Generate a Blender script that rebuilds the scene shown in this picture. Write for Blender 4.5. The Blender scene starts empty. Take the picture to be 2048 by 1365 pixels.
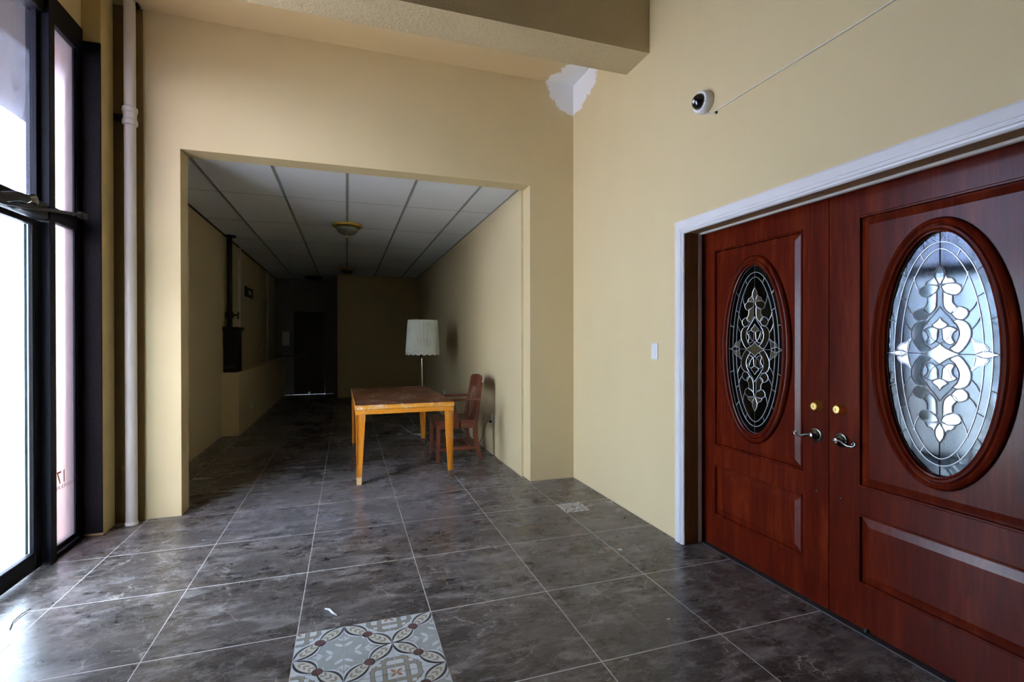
import bpy, bmesh, math, random
from mathutils import Vector, Matrix
random.seed(7)
S = bpy.context.scene
C = S.collection
PI = math.pi

# ------------------------------------------------------------------ camera
H = 1.34
cam = bpy.data.cameras.new('camera')
cam.sensor_width = 36; cam.lens = 989.33/2048*36; cam.clip_start = 0.02
co = bpy.data.objects.new('camera', cam); C.objects.link(co)
yaw, pit, rol = (math.radians(a) for a in (18.449, -0.214, -0.0764))
f_ = Vector((math.sin(yaw), math.cos(yaw), 0)); r_ = Vector((math.cos(yaw), -math.sin(yaw), 0)); u_ = Vector((0, 0, 1))
f2 = math.cos(pit)*f_+math.sin(pit)*u_; u2 = -math.sin(pit)*f_+math.cos(pit)*u_
r3 = math.cos(rol)*r_+math.sin(rol)*u2; u3 = -math.sin(rol)*r_+math.cos(rol)*u2
co.matrix_world = Matrix(((r3.x, u3.x, -f2.x, 0), (r3.y, u3.y, -f2.y, 0), (r3.z, u3.z, -f2.z, H), (0, 0, 0, 1)))
S.camera = co
# ------------------------------------------------------------------ sky: even bright overcast
W = bpy.data.worlds.new('overcast_sky'); S.world = W; W.use_nodes = True
bg = W.node_tree.nodes['Background']
bg.inputs[0].default_value = (0.70, 0.85, 1.08, 1); bg.inputs[1].default_value = 38.0
# sun behind thin cloud: a very wide soft disc
sl = bpy.data.lights.new('hazy_sun', 'SUN'); sl.energy = 14.0; sl.angle = math.radians(42); sl.color = (.93, .97, 1.0)
so = bpy.data.objects.new('hazy_sun', sl); C.objects.link(so)
so.rotation_euler = Vector((.60, .80, -.22)).to_track_quat('-Z', 'Y').to_euler()
S.view_settings.view_transform = 'Standard'; S.view_settings.look = 'None'
S.view_settings.exposure = 0.28; S.view_settings.gamma = 1.0
S.view_settings.use_curve_mapping = False

# ------------------------------------------------------------------ material helpers
class N:
    def __init__(s, name):
        s.m = bpy.data.materials.new(name); s.m.use_nodes = True
        s.t = s.m.node_tree; s.t.nodes.clear()
        s.out = s.n('ShaderNodeOutputMaterial')
    def n(s, typ, **kw):
        x = s.t.nodes.new(typ)
        for k, v in kw.items(): setattr(x, k, v)
        return x
    def l(s, a, b): s.t.links.new(a, b)
    def set(s, sock, v):
        if hasattr(v, 'is_output') or isinstance(v, bpy.types.NodeSocket): s.l(v, sock)
        else:
            if isinstance(v, tuple) and len(v) == 3 and sock.type == 'RGBA': v = v+(1,)
            sock.default_value = v
    def pos(s): return s.n('ShaderNodeNewGeometry').outputs['Position']
    def obj(s): return s.n('ShaderNodeTexCoord').outputs['Object']
    def rnd(s): return s.n('ShaderNodeObjectInfo').outputs['Random']
    def map(s, v, scale=(1, 1, 1), loc=(0, 0, 0), rot=(0, 0, 0)):
        x = s.n('ShaderNodeMapping'); s.l(v, x.inputs[0])
        s.set(x.inputs['Location'], loc); s.set(x.inputs['Scale'], scale); s.set(x.inputs['Rotation'], rot)
        return x.outputs[0]
    def noise(s, v, scale, detail=4, rough=.5, dist=0, w=None):
        x = s.n('ShaderNodeTexNoise')
        if w is not None: x.noise_dimensions = '4D'; s.set(x.inputs['W'], w)
        if v is not None: s.l(v, x.inputs['Vector'])
        x.inputs['Scale'].default_value = scale; x.inputs['Detail'].default_value = detail
        x.inputs['Roughness'].default_value = rough; x.inputs['Distortion'].default_value = dist
        return x.outputs['Fac']
    def wave(s, v, scale, dist=0, ds=1, direction='X', detail=2, profile='SIN'):
        x = s.n('ShaderNodeTexWave', bands_direction=direction, wave_profile=profile); s.l(v, x.inputs['Vector'])
        x.inputs['Scale'].default_value = scale; x.inputs['Distortion'].default_value = dist
        x.inputs['Detail'].default_value = detail; x.inputs['Detail Scale'].default_value = ds
        return x.outputs['Fac']
    def math(s, op, a, b=0.0, c=None, clamp=False):
        x = s.n('ShaderNodeMath', operation=op); x.use_clamp = clamp
        s.set(x.inputs[0], a); s.set(x.inputs[1], b)
        if c is not None: s.set(x.inputs[2], c)
        return x.outputs[0]
    def ramp(s, f, stops):
        x = s.n('ShaderNodeValToRGB'); s.set(x.inputs[0], f); e = x.color_ramp.elements
        while len(e) < len(stops): e.new(.5)
        for i, (p, c) in enumerate(stops):
            e[i].position = p
            if not isinstance(c, tuple): c = (c, c, c)
            e[i].color = c+(1,)
        return x.outputs[0]
    def mix(s, f, a, b, mode='MIX'):
        x = s.n('ShaderNodeMix', data_type='RGBA', blend_type=mode)
        s.set(x.inputs[0], f); s.set(x.inputs[6], a); s.set(x.inputs[7], b)
        return x.outputs[2]
    def bump(s, h, strength=.2, dist=.01, nrm=None):
        x = s.n('ShaderNodeBump'); s.set(x.inputs['Height'], h)
        x.inputs['Strength'].default_value = strength; x.inputs['Distance'].default_value = dist
        if nrm is not None: s.l(nrm, x.inputs['Normal'])
        return x.outputs[0]
    def pbr(s, col, rough=.5, metal=0, nrm=None, **kw):
        b = s.n('ShaderNodeBsdfPrincipled')
        s.set(b.inputs['Base Color'], col); s.set(b.inputs['Roughness'], rough); s.set(b.inputs['Metallic'], metal)
        if nrm is not None: s.l(nrm, b.inputs['Normal'])
        for k, v in kw.items(): s.set(b.inputs[k.replace('_', ' ')], v)
        s.l(b.outputs[0], s.out.inputs[0]); s.b = b
        return s.m

def plain(name, col, rough=.5, metal=0, var=.12, sc=12, bmp=.05, **kw):
    n = N(name); p = n.obj(); f = n.noise(p, sc, 5)
    c = n.mix(f, tuple(x*(1-var) for x in col), tuple(min(1, x*(1+var)) for x in col))
    return n.pbr(c, rough, metal, n.bump(n.noise(p, sc*6, 3), bmp, .004), **kw)

def make_paint(name='cream_wall_paint', tint=(1, 1, 1)):
    n = N(name); p = n.pos()
    big = n.noise(p, .9, 4, .6)
    c = n.mix(big, (.62, .495, .265), (.68, .555, .325))
    # roller streaks
    st = n.noise(n.map(p, (1.5, 1.5, .25)), 3.0, 5, .6)
    c = n.mix(n.math('MULTIPLY', st, .25), c, (.50, .41, .24))
    # scuffs
    sc = n.ramp(n.noise(p, 9, 8, .75, .4), [(.70, 0.0), (.78, 1.0)])
    c = n.mix(n.math('MULTIPLY', sc, .35), c, (.74, .70, .58))
    c = n.mix(1.0, c, tint, 'MULTIPLY')
    # unpainted white filler in the corner under the concrete beam
    sp = n.n('ShaderNodeSeparateXYZ'); n.l(p, sp.inputs[0])
    def sq(o, c0, r): return n.math('POWER', n.math('DIVIDE', n.math('SUBTRACT', o, c0), r), 2.0)
    d = n.math('ADD', n.math('ADD', sq(sp.outputs[0], 2.08, .31), sq(sp.outputs[1], 4.355, .56)), sq(sp.outputs[2], 3.78, .32))
    d = n.math('ADD', n.math('SQRT', d), n.math('MULTIPLY', n.math('SUBTRACT', n.noise(p, 9, 6, .65), .5), .75))
    c = n.mix(n.ramp(d, [(.84, 1.0), (.90, 0.0)]), c, (.86, .86, .86))
    # dirt line by the floor
    dirt = n.math('MULTIPLY', n.ramp(n.math('ADD', sp.outputs[2], n.math('MULTIPLY', n.noise(p, 25, 4), .03)), [(.0, 1.0), (.035, 0.0)]), .45)
    c = n.mix(dirt, c, (.33, .24, .18))
    h = n.math('ADD', n.math('MULTIPLY', n.noise(p, 90, 3), .4), n.noise(p, 6, 3))
    return n.pbr(c, .62, 0, n.bump(h, .12, .006))
M = {}
M['paint'] = make_paint()
M['ledge_paint'] = make_paint('tan_ledge_paint', (.95, .88, .86))

def make_concrete():
    n = N('painted_rough_concrete'); p = n.pos()
    c = n.mix(n.noise(p, 3, 6, .65), (.50, .40, .23), (.58, .47, .29))
    sc = n.ramp(n.noise(p, 14, 8, .7), [(.68, 0.0), (.74, 1.0)])
    c = n.mix(n.math('MULTIPLY', sc, .5), c, (.72, .67, .55))
    h = n.math('ADD', n.noise(n.map(p, (1, 1, 1)), 45, 6, .7), n.math('MULTIPLY', n.noise(p, 11, 5, .7), 1.2))
    return n.pbr(c, .8, 0, n.bump(h, .7, .012))
M['concrete'] = make_concrete()

def make_marble():
    n = N('polished_brown_marble_tile'); o = n.obj(); p = n.pos(); r = n.rnd()
    w = n.math('MULTIPLY', r, 37.0)
    rot = n.map(p, (1.0, 2.1, 1), rot=(0, 0, .45))
    base = n.noise(rot, 3.2, 12, .66, .35, w)
    c = n.ramp(base, [(.30, (.014, .010, .008)), (.47, (.025, .018, .0145)), (.58, (.048, .035, .029)), (.72, (.110, .087, .076))])
    fine = n.noise(rot, 17, 8, .75, .3, w)
    c = n.mix(n.math('MULTIPLY', n.ramp(fine, [(.44, 0.0), (.74, 1.0)]), .62), c, (.17, .140, .126))
    cl = n.noise(n.map(p, (1, 3.2, 1), rot=(0, 0, .55)), 4.2, 14, .74, .5, n.math('ADD', w, 3.0))
    c = n.mix(n.math('MULTIPLY', n.ramp(cl, [(.50, 0.0), (.64, .75), (.76, 1.0)]), .68), c, (.36, .32, .31))
    spk = n.noise(p, 70, 6, .8, .2, w)
    c = n.mix(n.math('MULTIPLY', n.ramp(spk, [(.58, 0.0), (.72, 1.0)]), .35), c, (.30, .27, .25))
    # pale crack-like veins along distorted cell edges
    def vein(scale, wd, g0, amt, col, c, seed):
        cn = n.n('ShaderNodeTexNoise', noise_dimensions='4D'); n.l(p, cn.inputs['Vector']); n.set(cn.inputs['W'], n.math('ADD', w, seed)); cn.inputs['Scale'].default_value = 4; cn.inputs['Detail'].default_value = 7; cn.inputs['Roughness'].default_value = .62
        va = n.n('ShaderNodeVectorMath', operation='SCALE'); n.l(cn.outputs['Color'], va.inputs[0]); va.inputs['Scale'].default_value = .42
        vb = n.n('ShaderNodeVectorMath', operation='ADD'); n.l(n.map(p, (1, 1.7, 1), rot=(0, 0, -.5)), vb.inputs[0]); n.l(va.outputs[0], vb.inputs[1])
        vo = n.n('ShaderNodeTexVoronoi', feature='DISTANCE_TO_EDGE', voronoi_dimensions='4D'); n.l(vb.outputs[0], vo.inputs['Vector']); n.set(vo.inputs['W'], n.math('ADD', w, seed)); vo.inputs['Scale'].default_value = scale
        gate = n.ramp(n.noise(p, 3.7, 4, .6, 0, n.math('ADD', w, seed+5)), [(g0, 0.0), (g0+.06, 1.0)])
        m = n.math('MULTIPLY', n.ramp(vo.outputs['Distance'], [(0.0, 1.0), (wd, 0.0)]), gate)
        return n.mix(n.math('MULTIPLY', m, amt), c, col)
    c = vein(2.4, .010, .54, .9, (.44, .40, .35), c, 0.0)
    c = vein(6.5, .022, .47, .5, (.33, .29, .27), c, 11.0)
    # dust film and paint drips
    dust = n.math('ADD', n.math('MULTIPLY', n.noise(p, 1.5, 8, .7), .7), n.math('MULTIPLY', n.noise(n.map(p, (1, 2.2, 1), rot=(0, 0, .3)), 7, 9, .75), .3))
    dm = n.ramp(dust, [(.34, 0.0), (.72, 1.0)])
    # dusty floor at the corridor mouth, the window's light pool painted in
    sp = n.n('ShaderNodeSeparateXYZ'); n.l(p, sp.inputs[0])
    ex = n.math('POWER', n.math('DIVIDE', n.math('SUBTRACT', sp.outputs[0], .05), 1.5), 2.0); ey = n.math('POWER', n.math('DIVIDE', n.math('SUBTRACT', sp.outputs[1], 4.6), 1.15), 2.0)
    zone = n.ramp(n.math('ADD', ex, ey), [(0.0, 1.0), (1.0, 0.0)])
    lit_dust = n.math('MULTIPLY', zone, n.ramp(cl, [(.38, .12), (.62, 1.0)]))
    c = n.mix(n.math('MULTIPLY', lit_dust, .42), c, (.42, .43, .50))
    c = n.mix(n.math('MULTIPLY', dm, .09), c, (.40, .38, .38))
    vo = n.n('ShaderNodeTexVoronoi'); vo.inputs['Scale'].default_value = 5.5; n.l(n.map(p, (1, 1.6, 1)), vo.inputs['Vector'])
    vr = n.n('ShaderNodeSeparateColor'); n.l(vo.outputs['Color'], vr.inputs[0])
    drop = n.math('MULTIPLY', n.ramp(n.math('ADD', vo.outputs['Distance'], n.math('MULTIPLY', n.noise(p, 60, 3), .05)), [(.075, 1.0), (.095, 0.0)]), n.ramp(vr.outputs[0], [(.86, 0.0), (.87, 1.0)]))
    c = n.mix(drop, c, (.60, .60, .64))
    rough = n.math('ADD', .14, n.math('ADD', n.math('MULTIPLY', dm, .20), n.math('MULTIPLY', n.noise(p, 12, 6, .7), .10)))
    h = n.math('ADD', n.math('MULTIPLY', n.noise(p, 30, 3), .25), n.noise(p, 2.2, 2))
    return n.pbr(c, rough, 0, n.bump(h, .04, .01), IOR=1.46, Specular_IOR_Level=.34, Sheen_Weight=n.math('MULTIPLY', dm, .07), Sheen_Roughness=.35, Sheen_Tint=(.80, .86, 1.0, 1))
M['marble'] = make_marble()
M['grout'] = plain('pale_grout', (.66, .62, .60), .9, 0, .15, 8)

def make_wood(name, c0, c1, c2, scale=1.0, rough=.3, coat=0.0, axis='Z', wear=None, wear_amt=.0, bmp=.05, spec=.5):
    n = N(name); p = n.obj()
    sc = {'Z': (9, 9, .8), 'Y': (9, .8, 9), 'X': (.8, 9, 9)}[axis]
    q = n.map(p, tuple(x*scale for x in sc))
    g = n.noise(q, 2.2, 8, .65, 1.2, n.math('MULTIPLY', n.rnd(), 20.0))
    fg = n.noise(n.map(p, tuple(x*scale*5 for x in sc)), 3, 5, .6)
    f = n.math('ADD', n.math('MULTIPLY', g, .8), n.math('MULTIPLY', fg, .25))
    c = n.ramp(f, [(.32, c0), (.52, c1), (.72, c2)])
    if wear:
        wm = n.ramp(n.noise(n.map(p, (2.2, 1.0, 1.6)), 3.0, 10, .78, .8), [(.50, 0.0), (.64, 1.0)])
        c = n.mix(n.math('MULTIPLY', wm, wear_amt), c, wear)
    return n.pbr(c, rough, 0, n.bump(f, bmp, .003), Coat_Weight=coat, Coat_Roughness=.18, Specular_IOR_Level=spec)
M['door_wood'] = make_wood('red_mahogany_stain', (.034, .0036, .0017), (.074, .0072, .0026), (.135, .018, .005), .55, .22, .0, spec=.11)
M['jamb_wood'] = make_wood('raw_brown_jamb_wood', (.17, .09, .04), (.27, .15, .065), (.36, .21, .09), 1, .6)
M['white_trim'] = plain('white_gloss_trim_paint', (.80, .80, .82), .35, 0, .06, 9, .08)
M['orange_wood'] = make_wood('worn_honey_wood', (.34, .095, .006), (.58, .19, .012), (.70, .27, .022), 1.2, .35, .05, spec=.3, wear=(.62, .42, .22), wear_amt=.35)
M['apron_wood'] = make_wood('honey_wood_apron', (.40, .125, .008), (.60, .21, .014), (.72, .29, .028), 1.2, .35, .05, spec=.3, axis= 'X', wear=(.66, .46, .25), wear_amt=.3)
M['edge_wood'] = make_wood('scuffed_table_edge', (.42, .14, .012), (.62, .25, .026), (.74, .37, .08), 1.2, .4, .0, spec=.3, axis= 'X', wear=(.74, .60, .42), wear_amt=.9)
M['table_top'] = make_wood('scratched_dark_table_top', (.050, .016, .008), (.12, .038, .013), (.24, .09, .028), .9, .46, .0, spec=.16, axis='X', wear=(.42, .29, .21), wear_amt=.85)
M['chair_wood'] = make_wood('dark_red_brown_chair_wood', (.060, .016, .009), (.125, .032, .015), (.19, .054, .022), 1.5, .32, .3)
M['bare_wood'] = plain('bare_pale_wood', (.62, .40, .18), .6)
M['dark_cap'] = plain('dark_worn_leg_tip', (.09, .045, .025), .6)
M['black_frame'] = plain('black_painted_aluminium', (.006, .006, .010), .5, 0, .3, 30, .1, Specular_IOR_Level=.10)
M['black_jamb'] = plain('chipped_black_jamb_paint', (.005, .0046, .007), .5, 0, .3, 14, .5, Specular_IOR_Level=.08)
M['pilaster_paint'] = plain('mustard_gloss_paint', (.56, .44, .19), .5, 0, .12, 5, .3)
M['pipe_strip'] = plain('dark_brown_pipe_strip', (.22, .145, .055), .7, 0, .2, 6, .2)
M['pipe'] = plain('white_pipe_paint', (.70, .66, .62), .4, 0, .06, 7, .2)
M['brass'] = plain('polished_brass', (.86, .64, .24), .34, 1.0, .1, 20, .02)
M['old_brass'] = plain('dull_lamp_brass', (.62, .56, .36), .32, 1.0, .1, 20, .02)
M['pewter'] = plain('antique_pewter', (.26, .27, .26), .27, 1.0, .25, 30, .05)
M['came'] = plain('zinc_came', (.46, .48, .52), .35, .6, .1, 40)
M['dark_metal'] = plain('black_iron', (.010, .010, .014), .45, 0, .3, 20, .2, Specular_IOR_Level=.25)
M['rubber'] = plain('black_rubber', (.02, .02, .022), .5)
M['white_plastic'] = plain('white_plastic', (.82, .83, .86), .35, 0, .03)
M['grey_plastic'] = plain('warm_white_plastic', (.62, .60, .58), .45, 0, .05)
M['cord_white'] = plain('white_cable_sheath', (.72, .68, .58), .5)
M['ceiling_tile'] = plain('ceiling_board', (.84, .90, 1.0), .85, 0, .05, 3, .12)
M['rail'] = plain('grey_ceiling_rail', (.26, .27, .27), .5, 0, .08)
M['dark_door'] = plain('dark_painted_door', (.03, .03, .032), .5)
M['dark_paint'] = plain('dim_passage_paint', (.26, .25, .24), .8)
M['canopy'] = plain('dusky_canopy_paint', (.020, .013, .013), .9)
M['pink'] = plain('pink_exterior_stucco', (.30, .16, .14), .9, 0, .08, 6, .2)
M['pavement'] = plain('tan_pavement', (.72, .58, .42), .9, 0, .1, 2)
M['decal'] = plain('orange_brown_decal', (.50, .16, .04), .6)
M['decal_grey'] = plain('faded_decal', (.38, .27, .25), .6)
n = N('dark_camera_dome'); M['dome'] = n.pbr((.004, .004, .006), .08, 0, None, Coat_Weight=.5)
def make_bowl():
    n = N('alabaster_glass_bowl'); p = n.obj()
    return n.pbr(n.mix(n.noise(p, 9, 5), (.075, .078, .055), (.14, .14, .10)), .22, 0)
M['bowl'] = make_bowl()

def make_pane(name, clear, refr, trans, ribs=0, smear=0.0, tint=(.95, .98, 1.0), rough=.45):
    # frosted film: part clear, part rough refraction, a little diffuse
    n = N(name); p = n.obj()
    tr = n.n('ShaderNodeBsdfTransparent'); rf = n.n('ShaderNodeBsdfRefraction'); tl = n.n('ShaderNodeBsdfTranslucent')
    mul = n.mix(n.noise(p, 7, 5), tuple(x*.93 for x in tint), tint)
    if ribs: mul = n.mix(n.math('MULTIPLY', n.wave(p, ribs, 0, 1, 'Y'), .45), mul, (.55, .55, .60), 'MULTIPLY')
    if smear:
        s = n.ramp(n.math('ABSOLUTE', n.math('SUBTRACT', n.noise(n.map(p, (1, 1, .6)), 2.6, 2, .4, 1.5), .5)), [(0.0, 1.0), (.0025, 0.0)])
        g_ = n.ramp(n.noise(p, 1.6, 2), [(.5, 0.0), (.56, 1.0)])
        mul = n.mix(n.math('MULTIPLY', n.math('MULTIPLY', s, g_), smear*.7), mul, (.05, .05, .07))
    for q in (tr, rf, tl): n.l(mul, q.inputs[0])
    rf.inputs['Roughness'].default_value = rough; rf.inputs['IOR'].default_value = 1.35
    tot = clear+refr+trans
    m1 = n.n('ShaderNodeMixShader'); n.set(m1.inputs[0], clear/(clear+refr)); n.l(rf.outputs[0], m1.inputs[1]); n.l(tr.outputs[0], m1.inputs[2])
    m0 = n.n('ShaderNodeMixShader'); n.set(m0.inputs[0], trans/tot); n.l(m1.outputs[0], m0.inputs[1]); n.l(tl.outputs[0], m0.inputs[2])
    gl = n.n('ShaderNodeBsdfGlossy'); gl.inputs['Roughness'].default_value = .12
    fr = n.n('ShaderNodeFresnel'); fr.inputs[0].default_value = 1.45
    m2 = n.n('ShaderNodeMixShader'); n.l(n.math('MULTIPLY', fr.outputs[0], .5), m2.inputs[0]); n.l(m0.outputs[0], m2.inputs[1]); n.l(gl.outputs[0], m2.inputs[2])
    n.l(m2.outputs[0], n.out.inputs[0])
    return n.m
M['pane'] = make_pane('frosted_pane', .55, .15, .3)
M['pane_ribbed'] = make_pane('ribbed_frosted_pane', .985, .015, .0, 75, .8, rough=.13, tint=(.68, .67, .72))
M['edge_seal'] = make_pane('cyan_glass_edge', .95, .05, .0, tint=(.12, .165, .175))
M['pane_grey'] = make_pane('grey_filmed_pane', .6, .35, .05, tint=(.51, .455, .475), rough=.3)

def make_doorglass(name, kind):
    n = N(name); p = n.obj()
    if kind == 'chip': nr = n.bump(n.noise(n.map(p, (1, 1, .45)), 12, 4, .6, 4.0), .10, .02); k, tint, ro = 1.0, (.30, .33, .36), .05
    elif kind == 'rib': nr = n.bump(n.wave(p, 62, .3, 2, 'Y'), .03, .003); k, tint, ro = 1.0, (.30, .33, .36), .05
    else: nr = n.bump(n.noise(p, 8, 2), .03, .003); k, tint, ro = 4.5, (.62, .64, .60), .05
    tr = n.n('ShaderNodeBsdfTransparent'); n.set(tr.inputs[0], tint)
    gl = n.n('ShaderNodeBsdfGlossy'); n.set(gl.inputs[0], (.72, .86, 1.0)); gl.inputs['Roughness'].default_value = ro; n.l(nr, gl.inputs['Normal'])
    fr = n.n('ShaderNodeFresnel'); fr.inputs[0].default_value = 1.5; n.l(nr, fr.inputs['Normal'])
    m = n.n('ShaderNodeMixShader'); n.l(n.math('MULTIPLY', fr.outputs[0], k, clamp=True), m.inputs[0]); n.l(tr.outputs[0], m.inputs[1]); n.l(gl.outputs[0], m.inputs[2])
    n.l(m.outputs[0], n.out.inputs[0]); return n.m
M['glass_chip'] = make_doorglass('feather_textured_glass', 'chip')
M['glass_rib'] = make_doorglass('ribbed_door_glass', 'rib')
M['glass_bevel'] = make_doorglass('bevelled_clear_glass', 'bevel')

def make_shade():
    n = N('cream_pleated_fabric'); p = n.obj()
    st = n.ramp(n.noise(n.map(p, (1, 1, 1.6)), 5, 6, .65), [(.48, 0.0), (.74, 1.0)])
    c = n.mix(n.math('MULTIPLY', st, .4), (.82, .84, .72), (.55, .52, .32))
    d = n.n('ShaderNodeBsdfDiffuse'); n.l(c, d.inputs[0]); t = n.n('ShaderNodeBsdfTranslucent'); n.l(c, t.inputs[0])
    m = n.n('ShaderNodeMixShader'); m.inputs[0].default_value = .25; n.l(d.outputs[0], m.inputs[1]); n.l(t.outputs[0], m.inputs[2])
    n.l(m.outputs[0], n.out.inputs[0]); return n.m
M['shade'] = make_shade()
for k, c in dict(ct_white=(.62, .65, .68), ct_dark=(.030, .030, .042), ct_maroon=(.10, .045, .045), ct_grey=(.34, .36, .36), ct_tan=(.30, .26, .185),
                 ct_blue=(.14, .18, .27), ct_rust=(.30, .12, .06), ct_cream=(.58, .57, .53)).items():
    M[k] = plain(k.replace('ct_', 'cement_tile_'), c, .42, 0, .14, 25, .05)

# ------------------------------------------------------------------ mesh helpers
class B:
    def __init__(s): s.v = []; s.f = []; s.mi = []; s.cur = 0
    def add(s, vs, fs):
        o = len(s.v); s.v += [tuple(v) for v in vs]; s.f += [tuple(i+o for i in f) for f in fs]; s.mi += [s.cur]*len(fs)
        return s
    def box(s, x0, x1, y0, y1, z0, z1):
        return s.add([(x0, y0, z0), (x1, y0, z0), (x1, y1, z0), (x0, y1, z0), (x0, y0, z1), (x1, y0, z1), (x1, y1, z1), (x0, y1, z1)],
                     [(3, 2, 1, 0), (4, 5, 6, 7), (0, 1, 5, 4), (1, 2, 6, 5), (2, 3, 7, 6), (3, 0, 4, 7)])
    def hexa(s, a, b):     # two quads (bottom, top)
        return s.add(list(a)+list(b), [(3, 2, 1, 0), (4, 5, 6, 7), (0, 1, 5, 4), (1, 2, 6, 5), (2, 3, 7, 6), (3, 0, 4, 7)])
    def tube(s, pts, r, n=10, closed=False, caps=True):
        pts = [Vector(p) for p in pts]; k = len(pts); rs = r if isinstance(r, (list, tuple)) else [r]*k
        t0 = (pts[1]-pts[0]).normalized(); a = Vector((0, 0, 1)) if abs(t0.z) < .9 else Vector((1, 0, 0))
        u = (a-t0*a.dot(t0)).normalized(); vs = []
        for i, p in enumerate(pts):
            if closed: t = (pts[(i+1) % k]-pts[i-1]).normalized()
            else: t = (pts[min(i+1, k-1)]-pts[max(i-1, 0)]).normalized()
            u = (u-t*u.dot(t)).normalized(); w = t.cross(u)
            vs += [p+(u*math.cos(2*PI*j/n)+w*math.sin(2*PI*j/n))*rs[i] for j in range(n)]
        fs = []
        for i in range(k if closed else k-1):
            a0 = i*n; b0 = ((i+1) % k)*n
            for j in range(n): fs.append((a0+j, a0+(j+1) % n, b0+(j+1) % n, b0+j))
        if caps and not closed: fs += [tuple(range(n))[::-1], tuple((k-1)*n+j for j in range(n))]
        return s.add(vs, fs)
    def lathe(s, prof, n=32, c=(0, 0, 0), axis='Z', sgn=1):
        c = Vector(c); vs = []
        for r, h in prof:
            for j in range(n):
                a = 2*PI*j/n; x, y = r*math.cos(a), r*math.sin(a)
                vs.append(c+(Vector((x, y, h)) if axis == 'Z' else Vector((sgn*h, x, y))))
        fs = []
        for i in range(len(prof)-1):
            for j in range(n): fs.append((i*n+j, i*n+(j+1) % n, (i+1)*n+(j+1) % n, (i+1)*n+j))
        fs += [tuple(range(n))[::-1], tuple((len(prof)-1)*n+j for j in range(n))]
        return s.add(vs, fs)
    def prism(s, poly, fn, h0, h1):   # poly in (a,b); fn(a,b,h)->xyz
        k = len(poly); vs = [fn(a, b, h0) for a, b in poly]+[fn(a, b, h1) for a, b in poly]
        fs = [tuple(range(k))[::-1], tuple(range(k, 2*k))]+[(i, (i+1) % k, k+(i+1) % k, k+i) for i in range(k)]
        return s.add(vs, fs)
    def mesh(s, name, mats, bevel=0, smooth=None, seg=2):
        me = bpy.data.meshes.new(name); me.from_pydata(s.v, [], s.f)
        mats = mats if isinstance(mats, (list, tuple)) else [mats]
        for m in mats: me.materials.append(M[m] if isinstance(m, str) else m)
        if len(mats) > 1:
            for i, p in enumerate(me.polygons): p.material_index = s.mi[i]
        bm = bmesh.new(); bm.from_mesh(me)
        bmesh.ops.recalc_face_normals(bm, faces=bm.faces)
        if bevel:
            es = [e for e in bm.edges if len(e.link_faces) == 2 and e.calc_face_angle(0) > .6]
            bmesh.ops.bevel(bm, geom=es, offset=bevel, segments=seg, affect='EDGES', profile=.5, clamp_overlap=True)
        bm.to_mesh(me); bm.free()
        if smooth is not None:
            for p in me.polygons: p.use_smooth = True
            try: me.set_sharp_from_angle(angle=math.radians(smooth))
            except Exception: pass
        me.update(); return me
    def obj(s, name, mats, parent=None, bevel=0, smooth=None, seg=2):
        o = bpy.data.objects.new(name, s.mesh(name, mats, bevel, smooth, seg)); C.objects.link(o)
        if parent: o.parent = parent; o.matrix_parent_inverse = Matrix.Identity(4)
        return o
def tag(o, label=None, cat=None, group=None, kind=None):
    if label: o['label'] = label
    if cat: o['category'] = cat
    if group: o['group'] = group
    if kind: o['kind'] = kind
    return o
def thing(name, loc=(0, 0, 0), label=None, cat=None, group=None, rz=0, kind=None):
    o = bpy.data.objects.new(name, None); C.objects.link(o); o.location = loc; o.rotation_euler = (0, 0, rz)
    o.empty_display_size = .1
    return tag(o, label, cat, group, kind)
def struct(b, name, mats, label=None, **kw):
    o = b.obj(name, mats, **kw); return tag(o, label, None, None, 'structure')
def copy_tree(o, parent=None, loc=None):
    c = o.copy(); C.objects.link(c)
    if parent: c.parent = parent
    if loc: c.location = loc
    for ch in list(o.children): copy_tree(ch, c)
    return c

# ------------------------------------------------------------------ dimensions (metres, camera above the origin)
XW, YW, XD = 2.08, 4.355, 2.235
JX0, JX1, HD = -1.195, 1.632, 2.787         # corridor opening
CL, CR, CZ = -1.64, 1.61, 2.815            # corridor left, right, ceiling
YE = 13.0; ZT = 4.25

# ------------------------------------------------------------------ floor: pale grout bed, every tile a part
fb = B().box(-1.80, 2.5, -2.5, YE, -.06, -.0005)
floor = struct(fb, 'floor', 'grout', 'brown marble tile floor with pale grout')
xs = [-2.01, -1.4086, -.8177, -.2176, .3874, 1.0007, 1.6038, 2.2069, 2.81]
ys = [-2.5, -1.83, -1.22, -.61, 0.0, .61, 1.216, 1.826, 2.430, 3.0634, 3.6768, 4.3057, 4.9493, 5.5955]
while ys[-1] < YE-.63: ys.append(ys[-1]+.628)
ys.append(YE)
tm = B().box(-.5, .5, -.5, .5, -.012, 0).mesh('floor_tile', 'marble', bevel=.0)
g = .0024; gy = .0034
for j in range(len(ys)-1):
    for i in range(len(xs)-1):
        x0, x1 = max(xs[i], -1.74)+g, min(xs[i+1], 2.30)-g; y0, y1 = ys[j]+gy, ys[j+1]-gy
        if ys[j] > 4.4:
            x0 = max(x0, CL+.001); x1 = min(x1, CR-.001)
        elif x1 > 2.2 and not (.86 < (y0+y1)/2 < 2.75): x1 = min(x1, XW-.001)
        if x1-x0 < .03: continue
        if i == 3 and abs(ys[j]-1.826) < .01: continue
        if i == 7 and ys[j] < 1: continue
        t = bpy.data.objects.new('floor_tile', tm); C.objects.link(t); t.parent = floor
        t.location = ((x0+x1)/2, (y0+y1)/2, random.uniform(-.0001, .0001)); t.scale = (x1-x0, y1-y0, 1)

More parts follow.
